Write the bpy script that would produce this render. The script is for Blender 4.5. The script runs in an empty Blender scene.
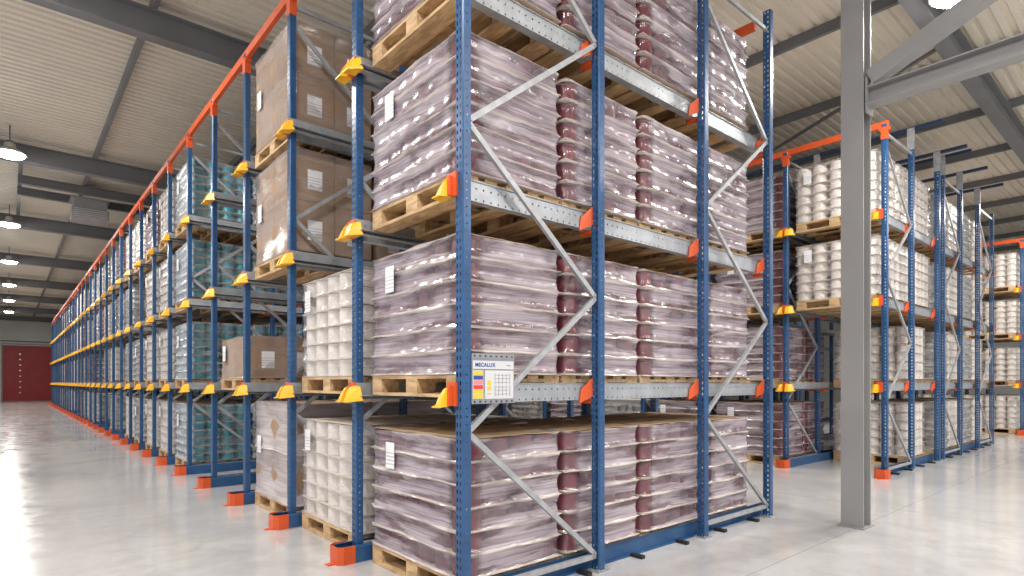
import bpy, bmesh, math, random
from mathutils import Vector, Matrix
random.seed(7)
C = bpy.context.scene.collection
H = 1.38                      # eye height of the photographer
SC = bpy.context.scene

# ------------------------------------------------------------------ materials
def new_mat(name):
    m = bpy.data.materials.new(name); m.use_nodes = True
    nt = m.node_tree; nt.nodes.clear()
    out = nt.nodes.new('ShaderNodeOutputMaterial')
    return m, nt, out
def N(nt, t, **kw):
    n = nt.nodes.new(t)
    for k, v in kw.items():
        if k.startswith('i_'):
            n.inputs[k[2:].replace('_', ' ')].default_value = v
        else: setattr(n, k, v)
    return n
def L(nt, a, b): nt.links.new(a, b)
def math_(nt, op, a, b=None, c=None, clamp=False):
    n = nt.nodes.new('ShaderNodeMath'); n.operation = op; n.use_clamp = clamp
    for i, v in enumerate((a, b, c)):
        if v is None: continue
        if isinstance(v, (int, float)): n.inputs[i].default_value = v
        else: nt.links.new(v, n.inputs[i])
    return n.outputs[0]
def mixc(nt, fac, a, b):
    n = nt.nodes.new('ShaderNodeMix'); n.data_type = 'RGBA'
    for i, v in ((0, fac), (6, a), (7, b)):
        if isinstance(v, (int, float)): n.inputs[i].default_value = v
        elif isinstance(v, tuple): n.inputs[i].default_value = (*v, 1) if len(v) == 3 else v
        else: nt.links.new(v, n.inputs[i])
    return n.outputs[2]
def smooth(nt, v, lo, hi, a=0.0, b=1.0):
    n = nt.nodes.new('ShaderNodeMapRange'); n.interpolation_type = 'SMOOTHSTEP'
    nt.links.new(v, n.inputs[0])
    for i, x in enumerate((lo, hi, a, b)): n.inputs[i+1].default_value = x
    return n.outputs[0]
def pbsdf(nt, col, rough, metal=0.0, spec=0.5):
    p = nt.nodes.new('ShaderNodeBsdfPrincipled')
    if isinstance(col, tuple): p.inputs['Base Color'].default_value = (*col, 1)
    else: nt.links.new(col, p.inputs['Base Color'])
    if isinstance(rough, (int, float)): p.inputs['Roughness'].default_value = rough
    else: nt.links.new(rough, p.inputs['Roughness'])
    p.inputs['Metallic'].default_value = metal
    p.inputs['Specular IOR Level'].default_value = spec
    return p
def coords(nt, scale=(1, 1, 1), rnd=True, rot=(0, 0, 0)):
    tc = nt.nodes.new('ShaderNodeTexCoord')
    v = tc.outputs['Object']
    if rnd:
        oi = nt.nodes.new('ShaderNodeObjectInfo')
        s = nt.nodes.new('ShaderNodeVectorMath'); s.operation = 'SCALE'
        s.inputs[0].default_value = (37.1, 19.7, 53.3)
        nt.links.new(oi.outputs['Random'], s.inputs['Scale'])
        a = nt.nodes.new('ShaderNodeVectorMath'); a.operation = 'ADD'
        nt.links.new(v, a.inputs[0]); nt.links.new(s.outputs[0], a.inputs[1]); v = a.outputs[0]
    mp = nt.nodes.new('ShaderNodeMapping'); mp.inputs['Scale'].default_value = scale
    mp.inputs['Rotation'].default_value = rot
    nt.links.new(v, mp.inputs[0])
    return mp.outputs[0], tc
def noise(nt, vec, scale=5, detail=3, dist=0.0, rough=0.5):
    n = nt.nodes.new('ShaderNodeTexNoise')
    n.inputs['Scale'].default_value = scale; n.inputs['Detail'].default_value = detail
    n.inputs['Distortion'].default_value = dist; n.inputs['Roughness'].default_value = rough
    nt.links.new(vec, n.inputs['Vector'])
    return n.outputs[0]
def bump(nt, h, strength, dist, p):
    b = nt.nodes.new('ShaderNodeBump'); b.inputs['Strength'].default_value = strength
    b.inputs['Distance'].default_value = dist
    nt.links.new(h, b.inputs['Height']); nt.links.new(b.outputs[0], p.inputs['Normal'])

def paint(name, col, rough=0.4, var=0.12, metal=0.0, sc=6.0, spec=0.5):
    m, nt, out = new_mat(name)
    v, _ = coords(nt)
    n = noise(nt, v, sc, 4)
    dark = tuple(c*(1-var) for c in col); lite = tuple(min(1, c*(1+var)) for c in col)
    c = mixc(nt, smooth(nt, n, .3, .7), dark, lite)
    p = pbsdf(nt, c, rough, metal, spec)
    L(nt, p.outputs[0], out.inputs[0]); return m

def perforated(name, col, rough, metal=0.0, pitch=.05, kind='post'):
    """painted or galvanised steel with punched holes that really let light through"""
    m, nt, out = new_mat(name)
    v, tc = coords(nt)
    n = noise(nt, v, 8, 3)
    c = mixc(nt, smooth(nt, n, .3, .7), tuple(x*.88 for x in col), tuple(min(1, x*1.1) for x in col))
    p = pbsdf(nt, c, rough, metal)
    sx = nt.nodes.new('ShaderNodeSeparateXYZ'); L(nt, tc.outputs['Object'], sx.inputs[0])
    g = nt.nodes.new('ShaderNodeNewGeometry'); 
    vt = nt.nodes.new('ShaderNodeVectorTransform'); vt.vector_type = 'NORMAL'; vt.convert_from = 'WORLD'; vt.convert_to = 'OBJECT'
    L(nt, g.outputs['True Normal'], vt.inputs[0])
    sn = nt.nodes.new('ShaderNodeSeparateXYZ'); L(nt, vt.outputs[0], sn.inputs[0])
    if kind == 'post':
        zf = math_(nt, 'FRACT', math_(nt, 'MULTIPLY', sx.outputs[2], 1/pitch))
        isx = math_(nt, 'GREATER_THAN', math_(nt, 'ABSOLUTE', sn.outputs[0]), .8)
        isy = math_(nt, 'GREATER_THAN', math_(nt, 'ABSOLUTE', sn.outputs[1]), .8)
        # two columns of slots on the web
        dy = math_(nt, 'ABSOLUTE', math_(nt, 'SUBTRACT', math_(nt, 'ABSOLUTE', sx.outputs[1]), .016))
        slot = math_(nt, 'MULTIPLY', math_(nt, 'LESS_THAN', dy, .0065), math_(nt, 'LESS_THAN', math_(nt, 'ABSOLUTE', math_(nt, 'SUBTRACT', zf, .5)), .24))
        dx = math_(nt, 'POWER', math_(nt, 'SUBTRACT', sx.outputs[0], 0.0), 2)
        dz = math_(nt, 'POWER', math_(nt, 'MULTIPLY', math_(nt, 'SUBTRACT', zf, .5), pitch), 2)
        dot = math_(nt, 'LESS_THAN', math_(nt, 'ADD', dx, dz), .0055**2)
        hole = math_(nt, 'ADD', math_(nt, 'MULTIPLY', slot, isx), math_(nt, 'MULTIPLY', dot, isy), clamp=True)
    else:   # rail: round holes in the web
        xf = math_(nt, 'SUBTRACT', math_(nt, 'FRACT', math_(nt, 'MULTIPLY', sx.outputs[0], 1/pitch)), .5)
        isy = math_(nt, 'GREATER_THAN', math_(nt, 'ABSOLUTE', sn.outputs[1]), .8)
        dx = math_(nt, 'POWER', math_(nt, 'MULTIPLY', xf, pitch), 2)
        dz = math_(nt, 'POWER', math_(nt, 'SUBTRACT', sx.outputs[2], .055), 2)
        dz2 = math_(nt, 'POWER', math_(nt, 'SUBTRACT', sx.outputs[2], -.012), 2)
        d = math_(nt, 'MINIMUM', math_(nt, 'ADD', dx, dz), math_(nt, 'ADD', dx, dz2))
        hole = math_(nt, 'MULTIPLY', math_(nt, 'LESS_THAN', d, .0065**2), isy)
    t = nt.nodes.new('ShaderNodeBsdfTransparent')
    mx = nt.nodes.new('ShaderNodeMixShader')
    L(nt, hole, mx.inputs[0]); L(nt, p.outputs[0], mx.inputs[1]); L(nt, t.outputs[0], mx.inputs[2])
    L(nt, mx.outputs[0], out.inputs[0]); return m

def film(name, light, dark, op_lo, op_hi, clear_corner=0.0, front_extra=0.0, rough=.22, hx=.44, hy=.60, lh=0):
    """stretch film: translucent plastic laid in overlapping bands, more see-through at one corner"""
    m, nt, out = new_mat(name)
    v, tc = coords(nt, (1.2, 1.2, 22), rot=(.05, .06, 0))
    st = noise(nt, v, 1.3, 5, .35, .55)
    v2, _ = coords(nt, (1.7, 1.7, 11), rot=(.05, .04, 0))
    n2 = noise(nt, v2, 1.0, 4, .5)
    v3, _ = coords(nt, (1.5, 1.5, 95), rot=(.03, .04, 0)); n3 = noise(nt, v3, 1.0, 2, .2)
    f1 = smooth(nt, st, .32, .66)
    f2 = smooth(nt, n2, .30, .62)
    op = math_(nt, 'MULTIPLY_ADD', math_(nt, 'MULTIPLY', smooth(nt, n2, .34, .56), math_(nt, 'MULTIPLY_ADD', smooth(nt, n3, .3, .6), .25, .75)), op_hi-op_lo, op_lo)
    sx = nt.nodes.new('ShaderNodeSeparateXYZ'); L(nt, tc.outputs['Object'], sx.inputs[0])
    if front_extra:
        fr = smooth(nt, sx.outputs[0], -hx+.05, -hx+.015)
        op = math_(nt, 'ADD', op, math_(nt, 'MULTIPLY', fr, front_extra), clamp=True)
    if clear_corner:
        ax = math_(nt, 'ADD', sx.outputs[0], hx); ay = math_(nt, 'ADD', sx.outputs[1], hy)
        wob = math_(nt, 'MULTIPLY', math_(nt, 'SUBTRACT', n2, .5), .10)
        d = math_(nt, 'ADD', math_(nt, 'MAXIMUM', ax, ay), wob)
        k = smooth(nt, d, .09, .19, 1-clear_corner, 1)
        op = math_(nt, 'MULTIPLY', op, k)
    c = mixc(nt, math_(nt, 'MULTIPLY_ADD', f1, .5, math_(nt, 'MULTIPLY_ADD', f2, .2, math_(nt, 'MULTIPLY', smooth(nt, n3, .35, .65), .3))), dark, light)
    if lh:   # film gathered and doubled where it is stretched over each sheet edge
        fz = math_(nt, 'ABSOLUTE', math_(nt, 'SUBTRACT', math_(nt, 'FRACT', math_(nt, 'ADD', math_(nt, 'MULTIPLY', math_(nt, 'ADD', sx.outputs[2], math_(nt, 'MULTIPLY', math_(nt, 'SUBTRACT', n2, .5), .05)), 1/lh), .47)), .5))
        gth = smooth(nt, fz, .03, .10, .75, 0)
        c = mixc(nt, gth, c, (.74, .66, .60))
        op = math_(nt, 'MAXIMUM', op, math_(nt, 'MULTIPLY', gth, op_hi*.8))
    p = pbsdf(nt, c, rough, 0, .55)
    b = math_(nt, 'ADD', math_(nt, 'MULTIPLY', st, 1.0), math_(nt, 'MULTIPLY', n2, .6))
    bump(nt, b, .20, .010, p)
    t = nt.nodes.new('ShaderNodeBsdfTransparent')
    gl = nt.nodes.new('ShaderNodeBsdfGlossy'); gl.inputs['Roughness'].default_value = .16
    gl.inputs['Color'].default_value = (1, 1, 1, 1)
    bn = nt.nodes.new('ShaderNodeBump'); bn.inputs['Strength'].default_value = .35; bn.inputs['Distance'].default_value = .012
    L(nt, b, bn.inputs['Height']); L(nt, bn.outputs[0], gl.inputs['Normal'])
    m1 = nt.nodes.new('ShaderNodeMixShader'); m1.inputs[0].default_value = .07
    L(nt, t.outputs[0], m1.inputs[1]); L(nt, gl.outputs[0], m1.inputs[2])
    mx = nt.nodes.new('ShaderNodeMixShader')
    L(nt, op, mx.inputs[0]); L(nt, m1.outputs[0], mx.inputs[1]); L(nt, p.outputs[0], mx.inputs[2])
    L(nt, mx.outputs[0], out.inputs[0]); return m

def wood(name, a, b):
    m, nt, out = new_mat(name)
    v, _ = coords(nt, (3, .6, 3))
    n = noise(nt, v, 9, 5, .6)
    v2, _ = coords(nt, (1, 1, 1)); n2 = noise(nt, v2, 2.5, 3)
    c = mixc(nt, smooth(nt, n, .35, .65), a, b)
    c = mixc(nt, smooth(nt, n2, .5, .75, 0, .45), c, tuple(x*.55 for x in a))
    p = pbsdf(nt, c, .7, 0, .3); bump(nt, n, .3, .005, p)
    L(nt, p.outputs[0], out.inputs[0]); return m

def concrete():
    m, nt, out = new_mat('polished_concrete')
    v, tc = coords(nt, rnd=False)
    n1 = noise(nt, v, .5, 6, .8, .6); n2 = noise(nt, v, 3.2, 6, .5, .65); n3 = noise(nt, v, 35, 3)
    c = mixc(nt, smooth(nt, n1, .3, .7), (.46, .46, .475), (.62, .615, .61))
    c = mixc(nt, smooth(nt, n2, .42, .68, 0, .45), c, (.38, .36, .34))
    sx = nt.nodes.new('ShaderNodeSeparateXYZ'); L(nt, tc.outputs['Object'], sx.inputs[0])
    def joint(sock, off, pitch):
        f = math_(nt, 'ABSOLUTE', math_(nt, 'SUBTRACT', math_(nt, 'FRACT', math_(nt, 'MULTIPLY', math_(nt, 'ADD', sock, off), 1/pitch)), .5))
        return math_(nt, 'LESS_THAN', f, .0035/pitch)
    j = math_(nt, 'MAXIMUM', joint(sx.outputs[0], -3.5, 7.6), joint(sx.outputs[1], 1.31, 6.76))
    c = mixc(nt, math_(nt, 'MULTIPLY', j, .55), c, (.18, .17, .16))
    r = smooth(nt, n2, .3, .75, .11, .26)
    p = pbsdf(nt, c, r, 0, .6)
    p.inputs['Coat Weight'].default_value = .22; p.inputs['Coat Roughness'].default_value = .10
    L(nt, p.outputs[0], out.inputs[0]); return m

def emit(name, col, s):
    m, nt, out = new_mat(name)
    e = nt.nodes.new('ShaderNodeEmission'); e.inputs[0].default_value = (*col, 1); e.inputs[1].default_value = s
    L(nt, e.outputs[0], out.inputs[0]); return m

def paper(name='label_paper'):
    m, nt, out = new_mat(name)
    tc = nt.nodes.new('ShaderNodeTexCoord'); sx = nt.nodes.new('ShaderNodeSeparateXYZ'); L(nt, tc.outputs['Generated'], sx.inputs[0])
    z = sx.outputs[2]
    row = math_(nt, 'LESS_THAN', math_(nt, 'FRACT', math_(nt, 'MULTIPLY', z, 7)), .45)
    band = math_(nt, 'MULTIPLY', row, math_(nt, 'LESS_THAN', math_(nt, 'ABSOLUTE', math_(nt, 'SUBTRACT', z, .36)), .26))
    c = mixc(nt, math_(nt, 'MULTIPLY', band, .5), (.82, .82, .84), (.30, .30, .34))
    p = pbsdf(nt, c, .6); L(nt, p.outputs[0], out.inputs[0]); return m

BLUE = (.022, .082, .205)
M = dict(
    blue_post=perforated('blue_perforated_steel', BLUE, .33),
    blue=paint('blue_steel', BLUE, .35),
    navy=paint('dark_blue_steel', (.012, .032, .085), .35),
    orange=paint('orange_steel', (.66, .095, .020), .4, .06),
    yellow=paint('yellow_steel', (.90, .47, .015), .4, .08),
    galv=paint('galvanised_steel', (.40, .41, .43), .48, .12, .35, 14),
    rail=perforated('galvanised_perforated_rail', (.40, .42, .45), .46, .45, .06, 'rail'),
    black=paint('black_rubber', (.015, .015, .018), .5),
    wood=wood('pallet_pine', (.43, .28, .145), (.64, .44, .25)),
    card=paint('cardboard', (.36, .235, .15), .75, .07),
    sheet=paint('layer_sheet_card', (.66, .58, .50), .7, .08),
    topsheet=paint('brown_top_sheet', (.42, .29, .18), .7, .12),
    maroon=paint('maroon_can', (.15, .020, .033), .42, .25),
    white=paint('white_can', (.78, .73, .68), .4, .04),
    teal=paint('teal_can', (.006, .29, .38), .35, .15),
    silver=paint('silver_can', (.36, .33, .32), .3, .2, .3),
    lid=paint('pale_lid', (.55, .56, .58), .4),
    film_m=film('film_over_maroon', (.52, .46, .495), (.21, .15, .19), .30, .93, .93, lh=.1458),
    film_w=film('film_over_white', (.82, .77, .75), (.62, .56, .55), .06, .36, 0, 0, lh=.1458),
    film_t=film('film_over_teal', (.66, .68, .70), (.42, .45, .48), .03, .30, 0, .55),
    film_s=film('film_over_silver', (.74, .73, .72), (.38, .37, .37), .12, .62, 0, 0),
    film_c=film('film_over_cartons', (.68, .60, .56), (.44, .37, .34), .04, .30, 0, .12),
    film_h=film('film_heavy', (.66, .59, .59), (.46, .39, .39), .66, .86, 0, .0),
    paper=paper(),
    steel=paint('grey_painted_steel', (.29, .285, .285), .42, .05, 0, 2),
    roofsteel=paint('grey_roof_steel', (.165, .168, .175), .5, .06, 0, 2),
    deck=paint('cream_roof_deck', (.74, .675, .57), .5, .04, 0, 1.2),
    wall=paint('pale_wall_panel', (.72, .72, .70), .6, .04, 0, 1),
    door=paint('red_door_panel', (.42, .030, .034), .45, .08, 0, 2),
    floor=concrete(),
    lamp=emit('lamp_glow', (1, .97, .92), 60),
    alu=paint('brushed_aluminium', (.6, .6, .6), .3, .05, .7),
    signgrey=paint('sign_grey', (.27, .28, .31), .4, .03),
    signwhite=paint('sign_white', (.60, .60, .63), .5, .02),
    signblue=paint('sign_blue', (.02, .07, .30), .5, .02),
    signyellow=paint('sign_yellow', (.72, .52, .02), .5, .02),
    signred=paint('sign_red', (.72, .03, .05), .5, .02),
    signpink=paint('sign_pink', (.85, .22, .25), .5, .02),
    signline=paint('sign_line', (.22, .23, .27), .5, .02),
)

# ------------------------------------------------------------------ mesh tools
class MB:
    def __init__(s): s.v = []; s.f = []; s.mi = []; s.mats = []; s.cur = 0
    def mat(s, m):
        if m not in s.mats: s.mats.append(m)
        s.cur = s.mats.index(m); return s
    def add(s, vs, fs):
        b = len(s.v); s.v += [tuple(v) for v in vs]
        s.f += [tuple(b+i for i in f) for f in fs]; s.mi += [s.cur]*len(fs); return s
    def box(s, x0, x1, y0, y1, z0, z1):
        vs = [(x, y, z) for x in (x0, x1) for y in (y0, y1) for z in (z0, z1)]
        return s.add(vs, [(0, 1, 3, 2), (4, 6, 7, 5), (0, 4, 5, 1), (2, 3, 7, 6), (0, 2, 6, 4), (1, 5, 7, 3)])
    def prism(s, prof, axis, a, b):
        """closed 2-D profile pushed along an axis; profile runs in the other two (cyclic order)"""
        n = len(prof)
        def P(p, t):
            return {'x': (t, p[0], p[1]), 'y': (p[0], t, p[1]), 'z': (p[0], p[1], t)}[axis]
        vs = [P(p, a) for p in prof]+[P(p, b) for p in prof]
        fs = [(i, (i+1) % n, n+(i+1) % n, n+i) for i in range(n)]+[tuple(range(n))[::-1], tuple(range(n, 2*n))]
        return s.add(vs, fs)
    def bar(s, p, q, w, d, up=(0, 1, 0)):
        """rectangular bar from p to q; w across, d along 'up'"""
        p, q = Vector(p), Vector(q); t = (q-p).normalized(); u = Vector(up); u = (u-t*u.dot(t)).normalized(); r = t.cross(u)
        vs = []
        for e in (p, q):
            for a, b in ((-1, -1), (1, -1), (1, 1), (-1, 1)): vs.append(e+r*(a*w/2)+u*(b*d/2))
        return s.add(vs, [(0, 1, 2, 3), (7, 6, 5, 4), (0, 4, 5, 1), (1, 5, 6, 2), (2, 6, 7, 3), (3, 7, 4, 0)])
    def cyl(s, c, r0, r1, z0, z1, n=14, cap=True):
        vs = [(c[0]+r*math.cos(2*math.pi*i/n), c[1]+r*math.sin(2*math.pi*i/n), z) for r, z in ((r0, z0), (r1, z1)) for i in range(n)]
        fs = [(i, (i+1) % n, n+(i+1) % n, n+i) for i in range(n)]
        if cap: fs += [tuple(range(n))[::-1], tuple(range(n, 2*n))]
        return s.add(vs, fs)
    def lathe(s, c, prof, n=16):
        vs = [(c[0]+r*math.cos(2*math.pi*i/n), c[1]+r*math.sin(2*math.pi*i/n), c[2]+z) for r, z in prof for i in range(n)]
        fs = []
        for k in range(len(prof)-1):
            fs += [(k*n+i, k*n+(i+1) % n, (k+1)*n+(i+1) % n, (k+1)*n+i) for i in range(n)]
        fs += [tuple(range(n))[::-1], tuple(range((len(prof)-1)*n, len(prof)*n))]
        return s.add(vs, fs)
    def mesh(s, name, m=None, shade=False, fix=True):
        me = bpy.data.meshes.new(name); me.from_pydata(s.v, [], s.f)
        if s.mats:
            for x in s.mats: me.materials.append(x)
            me.polygons.foreach_set('material_index', s.mi)
        else: me.materials.append(m)
        if fix:
            bm = bmesh.new(); bm.from_mesh(me); bmesh.ops.recalc_face_normals(bm, faces=bm.faces); bm.to_mesh(me); bm.free()
        if shade: me.shade_auto_smooth = None if False else None
        me.update(); return me
def smooth_mesh(me, deg=40):
    for p in me.polygons: p.use_smooth = True
    me.set_sharp_from_angle(angle=math.radians(deg)); return me
def obj(name, me, parent=None, loc=(0, 0, 0), rz=0, label=None):
    o = bpy.data.objects.new(name, me); C.objects.link(o)
    o.location = loc; o.rotation_euler.z = rz
    if parent: o.parent = parent
    if label: o['label'] = label
    return o
def tag(o, label, cat, group=None, kind=None):
    if label: o['label'] = label
    if cat: o['category'] = cat
    if group: o['group'] = group
    if kind: o['kind'] = kind
    return o
def thing(name, label, cat, loc=(0, 0, 0), group=None, rz=0):
    o = obj(name, None, None, loc, rz); return tag(o, label, cat, group)
def structure(name, me, label=None, loc=(0, 0, 0)):
    o = obj(name, me, None, loc); o['kind'] = 'structure'
    if label: o['label'] = label
    return o
def children(o): return KIDS.get(o, [])
def copy_tree(o, loc=None, label=None, group=None, parent=None):
    c = o.copy(); C.objects.link(c); c.parent = parent
    if loc is not None: c.location = loc
    if label: c['label'] = label
    if group: c['group'] = group
    for ch in [k for k in o.children]: copy_tree(ch, parent=c)
    return c

# ------------------------------------------------------------------ pallet
def pallet_boxes():
    deck = [(-.40, .145), (-.235, .10), (-.05, .145-.045), (.135, .10), (.255, .145)]
    P = []
    for x, w in ((-.435, .145), (-.235, .10), (-.06, .12), (.135, .10), (.29, .145)):
        P.append(('deck_board', (x, x+w, -.57, .57, .122, .144)))
    for y in (-.57, -.0725, .425):
        P.append(('cross_board', (-.435, .435, y, y+.145, .100, .122)))
    for x in (-.435, -.06, .29):
        w = .12 if x == -.06 else .145
        for y in (-.57, -.0725, .425):
            P.append(('block', (x, x+w, y, y+.145, .022, .100)))
        P.append(('bottom_board', (x, x+w, -.57, .57, 0, .022)))
    return P
PAL_CACHE = {}
def make_pallet(loc, label, group, detailed):
    if detailed:
        if 'd' not in PAL_CACHE:
            PAL_CACHE['d'] = [(n, MB().box(*b).mesh(n, M['wood'])) for n, b in pallet_boxes()]
        t = thing('wooden_pallet', label, 'pallet', loc, group)
        for n, me in PAL_CACHE['d']: obj(n, me, t)
    else:
        if 's' not in PAL_CACHE:
            mb = MB()
            for n, b in pallet_boxes(): mb.box(*b)
            PAL_CACHE['s'] = mb.mesh('pallet_simple', M['wood'])
        t = tag(obj('wooden_pallet', PAL_CACHE['s'], None, loc), label, 'pallet', group)
    return t

# ------------------------------------------------------------------ loads
def film_mesh(hx, hy, z1, layers, nb_x, nb_y, m, seed=1, z0=.0005, bulge=1.0):
    """skin of stretch film round a load: drawn in over every tin, pushed out at every sheet"""
    rnd = random.Random(seed)
    pts = []; R = .05
    nx, ny = nb_x*6, nb_y*6
    def side(ax, ay, bx, by, n, nb, nxn, nyn):
        for i in range(n):
            t = i/n
            pts.append((ax+(bx-ax)*t, ay+(by-ay)*t, nxn, nyn, abs(math.sin(math.pi*nb*t))))
    side(-hx+R, -hy, hx-R, -hy, nx, nb_x, 0, -1)
    for k in range(4):
        a = -math.pi/2+k*math.pi/8; pts.append((hx-R+R*math.cos(a), -hy+R+R*math.sin(a), math.cos(a), math.sin(a), .8))
    side(hx, -hy+R, hx, hy-R, ny, nb_y, 1, 0)
    for k in range(4):
        a = k*math.pi/8; pts.append((hx-R+R*math.cos(a), hy-R+R*math.sin(a), math.cos(a), math.sin(a), .8))
    side(hx-R, hy, -hx+R, hy, nx, nb_x, 0, 1)
    for k in range(4):
        a = math.pi/2+k*math.pi/8; pts.append((-hx+R+R*math.cos(a), hy-R+R*math.sin(a), math.cos(a), math.sin(a), .8))
    side(-hx, hy-R, -hx, -hy+R, ny, nb_y, -1, 0)
    for k in range(4):
        a = math.pi+k*math.pi/8; pts.append((-hx+R+R*math.cos(a), -hy+R+R*math.sin(a), math.cos(a), math.sin(a), .8))
    n = len(pts); lh = z1/layers
    rows = [(z0, .014, 0)]
    for L_ in range(layers):
        b = L_*lh
        rows += [(b+.004, .020, 1), (b+.020, .007, .4), (b+lh*.5, -.003, 1), (b+lh-.024, .005, .4)]
    rows += [(z1+.002, .014, 1)]
    vs = []
    ph = [rnd.uniform(0, 6.28) for _ in range(8)]
    for k, (z, off, w) in enumerate(rows):
        lay = k//4
        for i, (x, y, ax, ay, s) in enumerate(pts):
            a = 2*math.pi*i/n
            wz = .006*math.sin(3*a+ph[lay % 8])+.005*math.sin(9*a+ph[(lay+3) % 8])
            d = off*bulge-.008*(1-s)*(1 if off < .008 else 0)+rnd.uniform(-.0022, .0022)+.003*math.sin(5*a+ph[lay % 8]*2)
            vs.append((x+ax*d, y+ay*d, z+(wz if 1 < k < len(rows) else 0)))
    fs = [(k*n+i, k*n+(i+1) % n, (k+1)*n+(i+1) % n, (k+1)*n+i) for k in range(len(rows)-1) for i in range(n)]
    # film folded over the top edge
    b = len(vs); last = (len(rows)-1)*n
    for i, (x, y, ax, ay, s) in enumerate(pts): vs.append((x-ax*.07, y-ay*.07, z1+.006+rnd.uniform(-.001, .003)))
    fs += [(last+i, last+(i+1) % n, b+(i+1) % n, b+i) for i in range(n)]
    mb = MB(); mb.add(vs, fs)
    return smooth_mesh(mb.mesh('film', m), 55)

CAN = {}
def can_mesh(kind, r, h):
    k = (kind, r, h)
    if k not in CAN:
        mb = MB(); mb.mat(M[kind])
        mb.lathe((0, 0, 0), [(r*.93, 0), (r, .006), (r, h*.80), (r*.97, h*.84)], 16)
        mb.mat(M['lid'] if kind in ('teal', 'silver') else M[kind])
        mb.lathe((0, 0, 0), [(r*.97, h*.84), (r*1.0, h*.86), (r*1.0, h-.003), (r*.93, h)], 16)
        CAN[k] = smooth_mesh(mb.mesh(kind+'_can', None), 35)
    return CAN[k]
SHEET = {}
def sheet_mesh(hx, hy, m, seed):
    k = (hx, hy, m.name, seed)
    if k in SHEET: return SHEET[k]
    rnd = random.Random(seed); nx, ny = 8, 10
    vs = []; 
    for lvl in (0, .004):
        for i in range(nx+1):
            for j in range(ny+1):
                e = max(abs(i/nx*2-1), abs(j/ny*2-1))
                z = (rnd.uniform(0, .007) if e > .99 else 0)
                rnd2 = 0
                vs.append((-hx+2*hx*i/nx, -hy+2*hy*j/ny, z+lvl))
    m2 = (nx+1)*(ny+1); fs = []
    for i in range(nx+1):
        for j in range(ny+1):
            a = i*(ny+1)+j; vs[m2+a] = (vs[a][0], vs[a][1], vs[a][2]+.004)
    for i in range(nx):
        for j in range(ny):
            a = i*(ny+1)+j; q = (a, a+1, a+ny+2, a+ny+1)
            fs.append(q[::-1]); fs.append(tuple(m2+t for t in q))
    ring = [i*(ny+1) for i in range(nx+1)]+[nx*(ny+1)+j for j in range(1, ny+1)]+[i*(ny+1)+ny for i in range(nx-1, -1, -1)]+[j for j in range(ny-1, 0, -1)]
    for a, b in zip(ring, ring[1:]+ring[:1]): fs.append((a, b, m2+b, m2+a))
    SHEET[k] = MB().add(vs, fs).mesh('sheet', m); return SHEET[k]
LABEL_ME = MB().box(-.0015, .0015, -.06, .06, 0, .19).mesh('paper_label', M['paper'])
LABEL_SIDE = MB().box(-.075, .075, -.0015, .0015, 0, .20).mesh('paper_label', M['paper'])

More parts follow.
